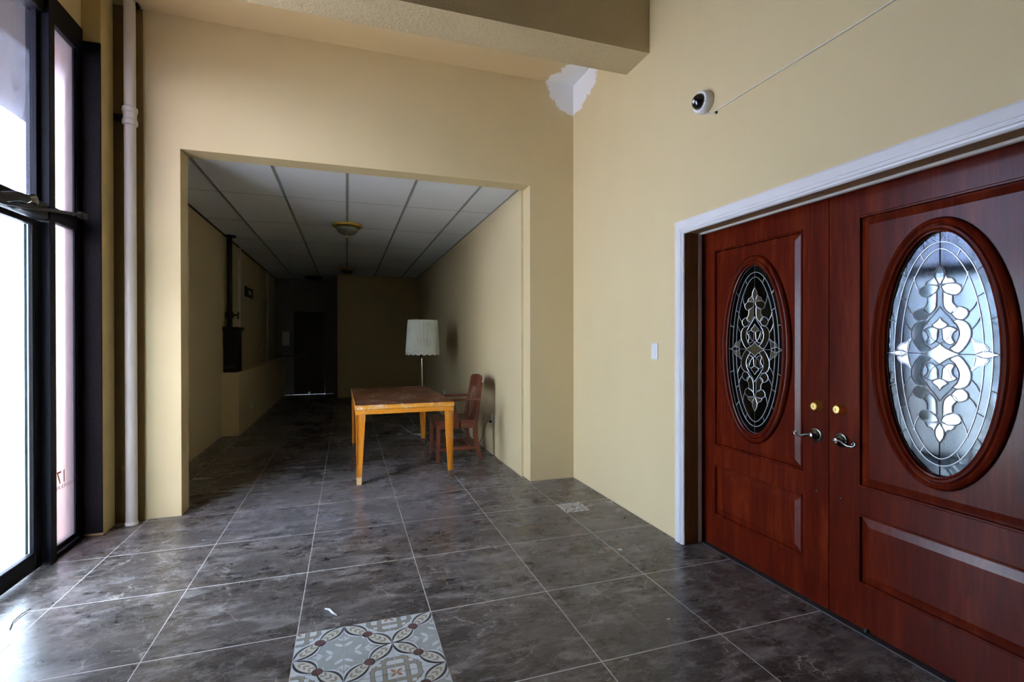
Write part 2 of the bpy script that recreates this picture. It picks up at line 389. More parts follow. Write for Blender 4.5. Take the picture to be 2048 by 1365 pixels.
# patterned cement tile: corner (0,0) is a strapwork star, corner (1,1) a grey quatrefoil, the other two corners are knots
def pat_tile():
    b = B(); L = .1992; fn = lambda a, c, h: (a*L-L/2, c*L-L/2, h)
    mats = ['ct_white', 'ct_dark', 'ct_maroon', 'ct_grey', 'ct_tan', 'ct_blue', 'ct_rust', 'ct_cream']
    b.cur = 0; b.box(-L/2, L/2, -L/2, L/2, -.012, 0)
    def clip(poly):
        for ax, lo in ((0, 1), (0, 0), (1, 1), (1, 0)):
            out = []
            for k in range(len(poly)):
                p, q = poly[k-1], poly[k]; ip = p[ax] >= 0 if lo else p[ax] <= 1; iq = q[ax] >= 0 if lo else q[ax] <= 1
                if ip != iq:
                    e = 0. if lo else 1.; t = (e-p[ax])/(q[ax]-p[ax]); out.append((p[0]+t*(q[0]-p[0]), p[1]+t*(q[1]-p[1])))
                if iq: out.append(q)
            poly = out
            if not poly: return poly
        return poly
    lay = [0]
    def P(poly, m, h):
        poly = clip(poly)
        if len(poly) > 2: b.cur = m; lay[0] += 1; b.add([fn(a, c, h*.00022+lay[0]*1e-6) for a, c in poly], [tuple(range(len(poly)))])
    def seg(p, q, w, m, h):
        p = Vector(p); q = Vector(q); d = (q-p).normalized()*w/2; n_ = Vector((-d.y, d.x)); p -= d; q += d
        P([tuple(p+n_), tuple(p-n_), tuple(q-n_), tuple(q+n_)], m, h)
    def lens(p, q, r, m, h, n=9):     # pointed oval between two points, half width r
        p = Vector(p); q = Vector(q); d = q-p; n_ = Vector((-d.y, d.x)).normalized()
        up = [p+d*(k/n)+n_*r*math.sin(PI*k/n)**.75 for k in range(n+1)]; dn = [p+d*(k/n)-n_*r*math.sin(PI*k/n)**.75 for k in range(n, -1, -1)]
        P([tuple(x) for x in up[:-1]+dn[:-1]], m, h)
    # grey field round (1,1)
    pts = [(1, 0.13)]
    for k in range(13):
        t = k/12; a = Vector((1-.0-.60*t*0, 0)); 
    gp = [(1, .16), (.93, .25), (.85, .33), (.76, .38), (.76, .47), (.62, .47), (.62, .62), (.47, .62), (.47, .76), (.38, .76), (.33, .85), (.25, .93), (.16, 1), (1, 1)]
    P(gp, 3, 1)
    # white sprigs out of (1,1)
    for (dx, dy) in ((-1, 0), (0, -1)):
        e = (1+dx*.62, 1+dy*.62); seg((1, 1), (1+dx*.5, 1+dy*.5), .022, 0, 2)
        nx_, ny_ = -dy, dx
        lens((1+dx*.45, 1+dy*.45), e, .045, 0, 3)
        for sg in (-1, 1):
            lens((1+dx*.42, 1+dy*.42), (1+dx*.55+sg*nx_*.12, 1+dy*.55+sg*ny_*.12), .028, 0, 3)
            lens((1+dx*.22, 1+dy*.22), (1+dx*.36+sg*nx_*.19, 1+dy*.36+sg*ny_*.19), .045, 0, 3)
    # strapwork star at (0,0): tan straps with blue edges
    def strap(p, q):
        seg(p, q, .098, 5, 1.5); seg(p, q, .060, 4, 2.5)
    for p, q in (((.0, .22), (.42, .22)), ((.22, .0), (.22, .42)), ((.0, .46), (.14, .46)), ((.46, 0), (.46, .14)), ((.14, .46), (.30, .34)), ((.46, .14), (.34, .30)), ((.42, .22), (.46, .14)), ((.22, .42), (.14, .46))):
        strap(p, q)
    P([(0, 0), (.13, 0), (.13, .13), (0, .13)], 0, 4)
    lens((0.0, 0.0), (.11, .10), .03, 6, 5)
    P([(.30-.03, .30-.03), (.36, .27), (.36, .36), (.27, .36)], 0, 3.5)
    # lenses from the knots to the maroon dot
    for a in ((1, 0), (0, 1)):
        c0 = Vector(a); c1 = Vector((.5, .5))
        lens(c0, c1, .235, 0, 5.5); lens(c0, c1, .185, 1, 6.5); lens(c0+(c1-c0)*.05, c1, .130, 7, 7.5)
        d = c1-c0; n_ = Vector((-d.y, d.x)).normalized()
        seg(c0+d*.2, c0+d*.85, .014, 0, 8.5)
        for k in (.25, .45, .65):
            for sg in (-1, 1):
                lens(c0+d*k, c0+d*(k+.16)+n_*sg*.075, .026, 4, 9)
    P([(.5+.112*math.cos(2*PI*k/20), .5+.112*math.sin(2*PI*k/20)) for k in range(20)], 1, 10)
    P([(.5+.098*math.cos(2*PI*k/20), .5+.098*math.sin(2*PI*k/20)) for k in range(20)], 2, 11)
    # knots: cross-over strokes
    for a, s0 in (((1, 0), (-1, 1)), ((0, 1), (1, -1))):
        P([(a[0]+s0[0]*x, a[1]+s0[1]*y) for x, y in ((0, 0), (.10, .03), (.13, .13), (.03, .10))], 0, 10)
    return b.mesh('patterned_tile', mats)
pt = pat_tile()
for i in range(3):
    for j in range(3):     # i along +x, j from the far edge towards the camera
        o = bpy.data.objects.new('patterned_tile', pt); C.objects.link(o); o.parent = floor
        o.location = (-.2176+.1008+.2017*i, 2.430-.1008-.2013*j, .0008)
        # local star corner must sit on the lattice corner with even (s,t)
        sx = i if i % 2 == 0 else i+1; tt = j if j % 2 == 0 else j+1
        cx = -1 if sx == i else 1; cy = 1 if tt == j else -1     # star corner direction (x,y)
        ang = {(-1, -1): 0, (1, -1): PI/2, (1, 1): PI, (-1, 1): -PI/2}[(cx, cy)]
        o.rotation_euler = (0, 0, ang)
        tag(o, 'blue, tan and grey patterned cement tile')
o = bpy.data.objects.new('patterned_tile', pt); C.objects.link(o); o.parent = floor
o.location = (1.6038+.102, 3.6768-.102, .0016); o.rotation_euler = (0, 0, PI/2); tag(o, 'small patterned cement tile set in the marble by the wall')

# ------------------------------------------------------------------ walls
b = B()
b.box(-1.80, JX0, YW, YW+.185, 0, ZT).box(JX1, XW+.22, YW, YW+.185, 0, ZT).box(JX0, JX1, YW, YW+.185, HD, ZT)
struct(b, 'wall_back', 'paint', 'cream wall with the wide corridor opening')
b = B()
b.box(XW, 2.20, -2.5, .86, 0, ZT).box(XW, 2.20, 2.74, YW, 0, ZT).box(XW, 2.20, .86, 2.74, 2.07, ZT)
struct(b, 'wall_right', 'paint', 'cream wall with the double wooden doors')
b = B().box(-1.80, -1.70, -2.5, 2.44, 0, ZT).box(-1.80, -1.70, 2.44, 4.10, 3.44, ZT)
struct(b, 'wall_left', 'paint', 'wall over the black framed window')
b = B().box(-1.80, 2.3, -2.62, -2.5, 0, ZT); struct(b, 'wall_front', 'paint')
b = B().box(CL-.12, CL, YW+.185, YE, 0, 3.0); struct(b, 'wall_corridor_left', 'paint')
b = B().box(CR, CR+.12, YW+.185, 12.0, 0, 3.0); struct(b, 'wall_corridor_right', 'paint')
b = B().box(-.205, CR+.12, 12.0, 12.12, 0, 3.0); struct(b, 'wall_corridor_end', 'paint', 'end wall of the dark corridor')
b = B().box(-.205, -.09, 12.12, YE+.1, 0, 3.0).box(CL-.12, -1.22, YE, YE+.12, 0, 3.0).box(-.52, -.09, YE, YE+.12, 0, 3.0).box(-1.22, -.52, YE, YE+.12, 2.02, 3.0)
b.box(-1.30, -.44, YE+.06, YE+.13, -.06, 2.1)  # unseen backing added behind the far door to stop sky light leaking
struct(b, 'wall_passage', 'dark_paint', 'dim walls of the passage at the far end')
b = B().box(-1.80, 2.3, -2.62, YW+.185, ZT, ZT+.1); ceil = struct(b, 'ceiling', 'concrete')
b = B().box(-1.80, XW, 3.39, YW, 3.785, ZT); struct(b, 'ceiling_ledge', 'ledge_paint', 'dropped painted ceiling strip behind the beam')
b = B().box(-1.70, XW, 3.085, 3.395, 3.408, ZT)
beam = struct(b, 'trim_1', 'concrete', 'rough painted concrete beam across the ceiling')
# darker brown wall strip behind the pipe, pilaster
b = B().box(-1.70, -1.43, YW-.012, YW-.0005, 0, 3.785); struct(b, 'trim_2', 'pipe_strip', 'darker brown strip of wall behind the white pipe')
b = B().box(-1.80, -1.588, 4.10, 4.285, 0, 3.785); struct(b, 'trim_3', 'pilaster_paint', 'mustard painted pilaster beside the window', bevel=.006)
# corridor ceiling: rails and boards
cg = struct(B().box(CL, CR, YW+.19, YE, CZ+.03, CZ+.10), 'ceiling_corridor', 'rail', 'suspended ceiling of the corridor')
cxs = [CL, -1.2, -.6, .006, .617, 1.228, CR]; cys = [YW+.19, 5.59, 6.855, 8.12, 9.42, 10.69, 11.96, YE]
for i in range(6):
    for j in range(7):
        x0, x1 = cxs[i]+.011*(i > 0), cxs[i+1]-.011*(i < 5); y0, y1 = cys[j]+.004, cys[j+1]-.004
        if j == 6: 
            if x0 > -.25: continue
            x1 = min(x1, -.21)
        B().box(x0, x1, y0, y1, CZ, CZ+.014).obj('ceiling_tile', 'ceiling_tile', cg)
for x in cxs[1:-1]:
    B().box(x-.012, x+.012, YW+.19, 12.0, CZ-.004, CZ+.03).obj('ceiling_rail', 'rail', cg)
for y in cys[1:-1]:
    B().box(CL, CR, y-.004, y+.004, CZ-.001, CZ+.03).obj('ceiling_rail', 'rail', cg)
B().box(CL, CL+.02, YW+.19, YE, CZ-.012, CZ).obj('wall_angle', 'dark_metal', cg)
B().box(CR-.018, CR, YW+.19, 12.0, CZ-.006, CZ).obj('wall_angle', 'rail', cg)

# ------------------------------------------------------------------ exterior seen through the panes
struct(B().box(-14, -1.80, -10, 14, -.10, -.02), 'ground', 'pavement', 'pavement outside the window')
struct(B().box(-1.935, -1.82, 4.12, 4.6, -.02, 4.3), 'trim_4', 'pink', 'pink stucco pier outside the narrow window')
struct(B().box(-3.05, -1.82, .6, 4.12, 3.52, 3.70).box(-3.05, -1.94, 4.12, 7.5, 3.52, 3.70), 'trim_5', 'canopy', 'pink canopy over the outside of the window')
# unseen shell added to seal the corridor from sky light; room behind the doors
struct(B().box(CL-.12, 1.8, YE+.2, YE+.3, -.1, 3.1).box(CL-.12, 2.4, YW+.2, YE+.3, 3.0, 3.1).box(-.3, 1.9, 12.3, 12.4, -.1, 3.0).box(1.8, 1.9, YW+.19, 12.4, -.1, 3.1).box(CL-.22, CL-.125, YW+.19, YE+.3, -.1, 3.1), 'wall_light_seal', 'dark_paint')
b = B().box(2.9, 3.0, -.2, 3.8, -.02, 2.6).box(2.31, 2.9, -.3, -.2, -.02, 2.6).box(2.31, 2.9, 3.7, 3.8, -.02, 2.6).box(2.31, 3.0, -.3, 3.8, 2.5, 2.6).box(2.31, 3.0, -.3, 3.8, -.08, -.02)
struct(b, 'wall_vestibule', 'dark_door')

# ------------------------------------------------------------------ window wall: black storefront
win = thing('window_1', (0, 0, 0), 'tall black framed frosted shopfront window', kind='structure')
FX0, FX1 = -1.78, -1.70
def fr(name, *a, m='black_frame', bev=.004, par=win): return B().box(*a).obj(name, m, par, bevel=bev)
fr('post', -1.78, -1.665, 3.645, 3.705, 0, 3.43)                       # post between the door and the side pane
fr('window_frame', -1.78, -1.70, 4.03, 4.10, 0, 3.43)
fr('window_frame', -1.78, -1.712, 3.7055, 4.03, 0, .055)
fr('window_frame', -1.7115, -1.685, 3.7055, 4.03, .0, .03)
fr('window_frame', -1.78, -1.69, 2.44, 4.10, 3.27, 3.44)
fr('transom', -1.78, -1.70, 3.7055, 4.03, 2.065, 2.155)
fr('transom', -1.78, -1.69, 2.44, 3.645, 2.045, 2.145)
fr('post', -1.78, -1.68, 2.44, 2.615, 0, 3.43)
# chipped black jamb facing the camera
B().box(-1.80, -1.5885, 4.088, 4.0995, 0.02, 3.36).box(-1.80, -1.70, 4.085, 4.0995, 3.30, 3.45).obj('jamb', 'black_jamb', win, bevel=.002)
# glazing beads
fr('glazing_bead', -1.717, -1.705, 4.018, 4.03, .055, 2.065, bev=.002)
fr('glazing_bead', -1.717, -1.705, 4.018, 4.03, 2.155, 3.27, bev=.002)
fr('glazing_bead', -1.735, -1.712, 3.612, 3.645, 2.145, 3.27, bev=.002)
tag(B().box(-1.724, -1.718, 3.7055, 4.03, .055, 2.065).obj('pane', 'pane_grey', win), 'narrow lower pane')
tag(B().box(-1.724, -1.718, 3.7055, 4.03, 2.155, 3.27).obj('pane', 'pane_grey', win), 'narrow upper pane')
tag(B().box(-1.752, -1.746, 2.615, 3.645, 2.145, 3.27).obj('pane', 'pane_ribbed', win), 'wide ribbed upper pane')
# glazed entrance door leaf
gd = thing('door_3', (0, 0, 0), 'black framed frosted glass entrance door', kind='structure')
def leaf(y0, y1, par):
    fr('stile', -1.755, -1.705, y1-.075, y1, .012, 2.035, par=par); fr('stile', -1.755, -1.705, y0, y0+.075, .012, 2.035, par=par)
    fr('door_rail', -1.755, -1.705, y0+.075, y1-.075, .012, .115, par=par); fr('door_rail', -1.755, -1.705, y0+.075, y1-.075, 2.0, 2.035, par=par)
    fr('glazing_bead', -1.722, -1.7055, y1-.088, y1-.075, .115, 2.0, bev=.001, par=par)
    B().box(-1.737, -1.731, y0+.075, y1-.075, .115, 2.0).obj('pane', 'pane', par)
    B().box(-1.7301, -1.7299, y1-.116, y1-.089, .117, 1.998).obj('edge_seal', 'edge_seal', par)
leaf(2.62, 3.640, gd)
# decal, reads from outside
def text(name, s, size, mat, loc, par):
    cu = bpy.data.curves.new(name, 'FONT'); cu.body = s; cu.size = size; cu.extrude = .0003; cu.align_x = 'CENTER'
    t = bpy.data.objects.new(name, cu); dg = bpy.context.evaluated_depsgraph_get(); C.objects.link(t)
    bpy.context.view_layer.update()
    me = bpy.data.meshes.new_from_object(t.evaluated_get(bpy.context.evaluated_depsgraph_get())); bpy.data.objects.remove(t)
    me.materials.clear(); me.materials.append(M[mat])
    for v in me.vertices: x, y, z = v.co; v.co = (loc[0]+z, loc[1]-x, loc[2]+y)
    o = bpy.data.objects.new(name, me); C.objects.link(o); o.parent = par
    return o
text('lettering', '17', .115, 'decal', (-1.7165, 3.872, .432), win)
text('lettering', 'DAKOTA AVE', .036, 'decal_grey', (-1.7165, 3.905, .396), win)
# closer arm across the transom
a = thing('door_closer', (-1.65, 3.4, 2.08), 'black metal door closer arm fixed across the window transom', 'door closer')
def rel(pts, o=(-1.65, 3.4, 2.08)): return [(p[0]-o[0], p[1]-o[1], p[2]-o[2]) for p in pts]
B().tube(rel([(-1.62, 2.75, 2.045), (-1.62, 3.11, 2.045), (-1.62, 3.24, 2.085), (-1.62, 3.33, 2.095)]), [.028, .028, .026, .022], 10).obj('spring_tube', 'dark_metal', a, smooth=40)
B().box(-.055, -.0, -.05, .20, -.04, .055).obj('mounting_block', 'dark_metal', a, bevel=.012)
B().tube(rel([(-1.615, 3.32, 2.09), (-1.612, 3.36, 2.105), (-1.615, 3.40, 2.09)]), [.02, .026, .014], 10).obj('pivot', 'pewter', a, smooth=40)
B().tube(rel([(-1.61, 2.8, 2.0), (-1.61, 3.12, 2.018), (-1.61, 3.36, 2.052), (-1.62, 3.62, 2.10), (-1.63, 3.95, 2.152)]), .009, 8).obj('arm', 'dark_metal', a, smooth=40)
B().box(.0, .03, .52, .59, .05, .09).obj('bracket', 'dark_metal', a, bevel=.004)

# ------------------------------------------------------------------ drain pipe
p = thing('drain_pipe', (-1.482, 4.265, 0), 'tall white painted drain pipe beside the mustard pilaster', 'pipe')
B().lathe([(.036, 0.0), (.036, 2.86), (.036, 3.78)], 24).obj('pipe_length', 'pipe', p, smooth=40)
B().lathe([(.038, 2.885), (.046, 2.89), (.048, 2.905), (.046, 2.925), (.041, 2.93), (.041, 2.975), (.046, 2.98), (.048, 2.995), (.046, 3.012), (.038, 3.018)], 24).obj('coupling', 'pipe', p, smooth=40)
B().lathe([(.037, 0.0), (.041, .002), (.040, .02), (.037, .024)], 24).obj('collar', 'pipe', p, smooth=40)
B().box(-.115, -.03, .03, .07, 2.93, 2.975).obj('strap', 'dark_metal', p)
B().box(-.02, .05, .0, .05, 3.76, 3.783).obj('ceiling_clip', 'dark_metal', p)

# ------------------------------------------------------------------ wooden double doors
b = B().box(XW+.005, 2.19, 2.70, 2.74, 0, 2.07).box(XW+.005, 2.19, .86, .90, 0, 2.07).box(XW+.005, 2.19, .90, 2.70, 2.032, 2.07)
struct(b, 'trim_6', 'jamb_wood', 'raw brown wood lining of the double door opening')
b = B().box(2.190, 2.212, 2.688, 2.74, 0, 2.07).box(2.190, 2.212, .86, .912, 0, 2.07).box(2.190, 2.212, .912, 2.688, 2.020, 2.07)
struct(b, 'trim_7', 'white_trim', 'thin white stop strip round the double doors', bevel=.002)
b = B().box(2.212, 2.31, 2.752, 2.80, 0, 2.10).box(2.212, 2.31, .80, .858, 0, 2.10).box(2.212, 2.31, .858, 2.752, 2.045, 2.10)
struct(b, 'trim_8', 'door_wood')
cas = thing('trim_9', (0, 0, 0), 'white moulded casing round the double doors', kind='structure')
def casing_profile(): return [(0, 0), (.002, .010), (.012, .015), (.052, .017), (.055, .013), (.060, .013), (.063, .018), (.070, .018), (.074, .013), (.082, .012), (.088, .006), (.0895, 0)]
def casing(y_or_z, along0, along1, kind, mit):
    b = B(); pr = casing_profile(); vs = []
    for end in (0, 1):
        for d, h in pr:     # d from the outer edge inward
            if kind == 'L': y = 2.781-d; z = 0 if end == 0 else 2.113-d
            elif kind == 'R': y = .799+d; z = 0 if end == 0 else 2.113-d
            else: z = 2.113-d; y = 2.781-d if end == 0 else .799+d
            vs.append((XW-h, y, z))
    k = len(pr); fs = [(i, i+1, k+i+1, k+i) for i in range(k-1)]+[tuple(range(k)), tuple(range(k, 2*k))]+[(0, k-1, 2*k-1, k)]
    b.add(vs, fs); return b.obj('casing', 'white_trim', cas)
for kk in 'LRT': casing(0, 0, 0, kk, 0)
b = B().box(2.2, 2.30, .86, 2.745, 0, .009); struct(b, 'trim_10', 'rubber', 'black threshold strip under the double doors', bevel=.002)

def ell(a, bb, n=72): return [(a*math.cos(2*PI*k/n), bb*math.sin(2*PI*k/n)) for k in range(n)]
def rect_at(n, hw, z0, z1):      # points on a rectangle by angle index, matched with the ellipse
    out = []
    for k in range(n):
        an = 2*PI*k/n; c_, s_ = math.cos(an), math.sin(an)
        zz = z1 if s_ > 0 else z0
        t = min(hw/abs(c_) if abs(c_) > 1e-6 else 9e9, zz/abs(s_) if abs(s_) > 1e-6 else 9e9)
        out.append((c_*t, s_*t))
    # snap the nearest samples to the corners
    for cy, cz in ((hw, z1), (-hw, z1), (-hw, -z0), (hw, -z0)):
        i = min(range(n), key=lambda q: (out[q][0]-cy)**2+(out[q][1]-cz)**2); out[i] = (cy, cz)
    return out
def rings(b, rs, fn):
    n = len(rs[0][0]); vs = []
    for pts, h in rs: vs += [fn(a, c, h) for a, c in pts]
    fs = []
    for i in range(len(rs)-1):
        for j in range(n): fs.append((i*n+j, i*n+(j+1) % n, (i+1)*n+(j+1) % n, (i+1)*n+j))
    b.add(vs, fs)

OZ = 1.279; OA, OB = .202, .487
def wooden_door(name, yc, label, right):
    # local frame: origin on the floor at the leaf centre of its face; +x goes into the door
    d = thing(name, (XD, yc, 0), label, kind='structure')
    hw = .4685; t = .042; px = .325
    b = B()
    b.box(0, t, -hw, -px, .012, 2.038).box(0, t, px, hw, .012, 2.038)
    b.box(0, t, -px, px, .012, .212).box(0, t, -px, px, .534, .657).box(0, t, -px, px, 1.905, 2.038)
    b.obj('stiles_and_rails', 'door_wood', d)
    F = lambda a, c, h: (h, a, c+OZ)
    kt = -.022 if right else 0.0; G = lambda a, c, h: (h+.004*right+kt*a, a, c+OZ)      # the sealed glass unit sits slightly askew in the right leaf
    n = 72; z0, z1 = OZ-.657, 1.905-OZ
    def rc(i): return rect_at(n, px-i, z0-i, z1-i)
    b = B(); rings(b, [(rc(0), 0.0), (rc(.004), -.004), (rc(.010), -.004), (rc(.014), .009), (rc(.050), .001), (ell(.235, .50), .001), (ell(.235, .50), .03)], F)
    b.obj('upper_panel', 'door_wood', d)
    b = B(); zc = (.212+.534)/2; hh = .161
    def r4(i): return [(px-i, hh-i), (-px+i, hh-i), (-px+i, -hh+i), (px-i, -hh+i)]
    rings(b, [(r4(0), 0), (r4(.004), -.004), (r4(.010), -.004), (r4(.014), .009), (r4(.050), .001)], lambda a, c, h: (h, a, c+zc))
    b.add([(.001, a, c+zc) for a, c in r4(.050)], [(0, 1, 2, 3)])
    b.obj('lower_panel', 'door_wood', d)
    b = B(); prof = [(.262, 0.001), (.260, -.010), (.252, -.018), (.243, -.020), (.236, -.014), (.233, -.013), (.226, -.020), (.217, -.021), (.211, -.014), (.209, -.012), (.203, -.010), (.2, .012)]
    rings(b, [(ell(r, r+.283 if r > .21 else r+.285, 96), h) for r, h in prof], lambda a, c, h: (h, a, c+OZ))
    b.obj('oval_moulding', 'door_wood', d, smooth=35)
    # glass: outer feather-textured ring, mid ring, ribbed heart
    e1, e2 = (.170, .447), (.143, .420)
    def vesica(n=72): return [(e2[0]*math.copysign(abs(math.cos(2*PI*k/n))**1.12, math.cos(2*PI*k/n)), e2[1]*math.sin(2*PI*k/n)) for k in range(n)]
    def gl(nm, o1, o2, m):
        b = B(); rings(b, [(o1, .008), (o2, .008), (o2, .012), (o1, .012), (o1, .008)], G); b.obj(nm, m, d)
    gl('textured_glass', ell(OA, OB), ell(*e1), 'glass_chip')
    gl('clear_glass', ell(*e1), vesica(), 'glass_rib')
    b = B(); b.prism(vesica(), G, .008, .012); b.obj('ribbed_glass', 'glass_rib', d)
    # came lines: (u to the side, v up)
    L = []
    def add(pts, quad=True):
        syms = ((1, 1), (-1, 1), (1, -1), (-1, -1)) if quad else ((1, 1),)
        for sx, sy in syms: L.append([(sx*u, sy*v) for u, v in pts])
    def curve(P, k=5):       # Catmull-Rom
        out = []
        for i in range(len(P)-1):
            p0, p1, p2, p3 = P[max(i-1, 0)], P[i], P[i+1], P[min(i+2, len(P)-1)]
            for j in range(k):
                t_ = j/k
                out.append(tuple(.5*((2*p1[q])+(-p0[q]+p2[q])*t_+(2*p0[q]-5*p1[q]+4*p2[q]-p3[q])*t_**2+(-p0[q]+3*p1[q]-3*p2[q]+p3[q])*t_**3) for q in (0, 1)))
        return out+[P[-1]]
    su, sv = .00125, .000928
    def Q(*p): return curve([(u*su, v*sv) for u, v in p])
    shapes = []
    add([(0, OB), (0, 378*sv)]); 
    tip = Q((0, 385), (11, 362), (14, 340), (10, 318), (0, 298)); add(tip); shapes.append(tip+[(-u, v) for u, v in tip[::-1]][1:-1])
    pet = Q((6, 312), (16, 336), (24, 325), (34, 322), (42, 303), (30, 300), (4, 298)); add(pet); shapes.append(pet)
    lobe = Q((3, 290), (22, 302), (48, 296), (60, 276), (50, 252), (28, 250), (10, 268), (3, 290)); add(lobe); shapes.append(lobe)
    stem = Q((8, 266), (34, 250), (36, 220), (48, 192), (30, 172), (12, 196), (8, 230), (8, 266)); add(stem); shapes.append(stem)
    lob2 = Q((30, 172), (48, 200), (72, 188), (76, 164), (62, 144), (44, 148), (30, 172)); add(lob2); shapes.append(lob2)
    arm = Q((50, 148), (74, 130), (84, 90), (76, 48), (52, 6), (28, 22), (42, 44), (52, 84), (46, 120), (36, 140), (50, 148)); add(arm); shapes.append(arm)
    drop = Q((0, 158), (10, 140), (22, 126), (14, 112), (0, 106)); add(drop); shapes.append(drop+[(-u, v) for u, v in drop[::-1]][1:-1])
    cres = Q((4, 106), (24, 118), (46, 104), (38, 90), (34, 70), (40, 48), (24, 40), (8, 62), (6, 86), (4, 106)); add(cres); shapes.append(cres)
    add(Q((0, 204), (14, 176), (30, 150), (40, 126))); add(Q((0, 44), (22, 66), (34, 106)))
    dia = Q((0, 46), (18, 24), (54, 0)); add(dia); shapes.append(dia+[(u, -v) for u, v in dia[::-1]][1:]+[(-u, -v) for u, v in dia][1:]+[(-u, v) for u, v in dia[::-1]][1:-1])
    add([(54*su, 0), (92*su, 0)]); add([(150*su, 0), (OA, 0)])
    side = Q((92, 0), (110, 13), (128, 13), (152, 0)); add(side); shapes.append(side+[(u, -v) for u, v in side[::-1]][1:-1])
    wing = Q((94, 4), (90, 40), (84, 66), (100, 48), (116, 42), (126, 20), (110, 15), (94, 4)); add(wing); shapes.append(wing)
    for k in (0,):
        for a_ in (36, 62, 90-8, 118-90+78, ):
            pass
    E = lambda e, an: (e[0]*math.cos(an), e[1]*math.sin(an))
    for an in (.30, .78): add([E((OA, OB), an), E(e1, an)])
    for an in (.55, 1.15): add([E(e1, an), E(e2, an)])
    for p0, an in (((84*su, 104*sv), .36), ((78*su, 176*sv), .52), ((60*su, 278*sv), .86)):
        add(curve([p0, tuple((p0[q]+E(e2, an)[q])/2+(-.004 if q else .002) for q in (0, 1)), E(e2, an)]))
    b = B()
    for P_ in L:
        b.tube([G(u, v, .0065) for u, v in P_], .0018, 5)
    for e in (ell(OA, OB, 72), ell(*e1), vesica()): b.tube([G(u, v, .0065) for u, v in e], .0020, 5, closed=True)
    b.obj('zinc_came', 'came', d, smooth=60)
    b = B(); seen = set()
    for sh in shapes:
        for sx in (1, -1):
            for sy in (1, -1):
                pts = [(sx*u, sy*v) for u, v in sh]
                key = (round(sum(u for u, v in pts), 4), round(sum(v for u, v in pts), 4))
                if key in seen: continue
                seen.add(key)
                if (Vector(pts[0])-Vector(pts[-1])).length < 1e-5: pts = pts[:-1]
                k = len(pts); ar = sum(pts[i-1][0]*pts[i][1]-pts[i][0]*pts[i-1][1] for i in range(k)); inn = []
                for i in range(k):
                    t_ = (Vector(pts[(i+1) % k])-Vector(pts[i-1])).normalized(); nn = Vector((-t_.y, t_.x))*(1 if ar > 0 else -1)
                    inn.append(tuple(Vector(pts[i])+nn*.0042))
                b.prism(inn, G, .0055, .0080)
    b.obj('bevelled_glass', 'glass_bevel', d)
    # hardware on the meeting stile
    hy = (.055 if False else 0)
    s_ = 1 if right else -1        # the meeting stile is at +y on the near leaf and at -y on the far one
    ym = s_*(hw-.058)
    b = B().lathe([(.030, 0), (.0295, .003), (.020, .026), (.0195, .030), (.018, .031), (.0165, .0295), (.0165, .0285)], 28, (0, ym, 1.003), 'X', -1)
    db = b.obj('deadbolt', 'brass', d, smooth=35)
    bb_ = B().lathe([(.014, .0285), (.0135, .0300), (.009, .0302)], 20, (0, ym, 1.003), 'X', -1).obj('key_cylinder', 'brass', db, smooth=35)
    B().box(-.0312, -.0300, ym-.0012, ym+.0012, .997, 1.008).obj('keyhole', 'rubber', db)
    yl = s_*(hw-.064); zl = .857
    lv = B().lathe([(.034, 0), (.034, .004), (.031, .007), (.027, .008), (.025, .012), (.017, .017), (.012, .020), (.011, .032), (.013, .034), (.013, .044), (.009, .046)], 28, (0, yl, zl), 'X', -1).obj('lever_handle', 'pewter', d, smooth=35)
    pts = []; rr = []
    dirn = -s_
    for q, w_, r0 in ((0, 0, .0085), (.012, .0025, .0080), (.028, .001, .0070), (.046, -.007, .0060), (.064, -.013, .0055), (.080, -.014, .0050), (.092, -.009, .0050), (.097, .000, .0048), (.092, .008, .0046), (.083, .008, .0044), (.080, .001, .0044), (.085, -.003, .0042)):
        pts.append((-.040-(.006 if .03 < q < .08 else 0), yl+dirn*q, zl+w_)); rr.append(r0)
    B().tube(pts, rr, 10).obj('lever', 'pewter', lv, smooth=60)
    B().lathe([(.006, 0), (.0055, .003), (.003, .005)], 12, (0, ym-.004*s_, .577), 'X', -1).obj('bolt_head', 'rubber', d, smooth=40)
    return d
wooden_door('door_1', 2.274, 'left red wooden door with a dark oval leaded glass', False)
wooden_door('door_2', 1.333, 'right red wooden door with an oval leaded glass mirroring the window', True)

# ------------------------------------------------------------------ security camera, cable, switch, outlets
p = thing('security_camera', (XW, 2.49, 2.778), 'small white dome security camera high on the wall over the doors', 'security camera')
B().lathe([(.066, 0), (.068, .008), (.066, .040), (.060, .050), (.046, .052)], 36, (0, 0, 0), 'X', -1).obj('housing', 'white_plastic', p, smooth=35)
B().lathe([(.048, .050)]+[(.048*math.cos(a*PI/20), .050+.042*math.sin(a*PI/20)) for a in range(1, 10)], 28, (0, 0, 0), 'X', -1).obj('dome', 'dome', p, smooth=50)
B().lathe([(.011, .088), (.010, .094), (.004, .096)], 16, (0, 0, -.004), 'X', -1).obj('lens', 'white_plastic', p, smooth=40)
B().lathe([(.003, .05), (.003, .0525)], 8, (0, -.052, -.018), 'X', -1).obj('screw', 'rubber', p)
p = thing('cable', (XW, 2.40, 2.69), 'thin white cable running along the wall from the security camera', 'cable')
pts = [(-.004, .075, .022), (-.004, .05, .006), (-.004, .02, .002), (-.004, -.03, .004), (-.005, -.06, .003)]+[(-.0045, -.06-q*.25, .003+.0015*math.sin(q*1.7)) for q in range(1, 10)]
B().tube(pts, .0042, 8).obj('sheath', 'cord_white', p, smooth=60)
B().box(-.010, 0, -.008, .002, -.016, -.004).obj('clip', 'rubber', p)
p = thing('light_switch', (XW, 3.019, 1.253), 'white rocker light switch on the wall left of the wooden doors', 'light switch')
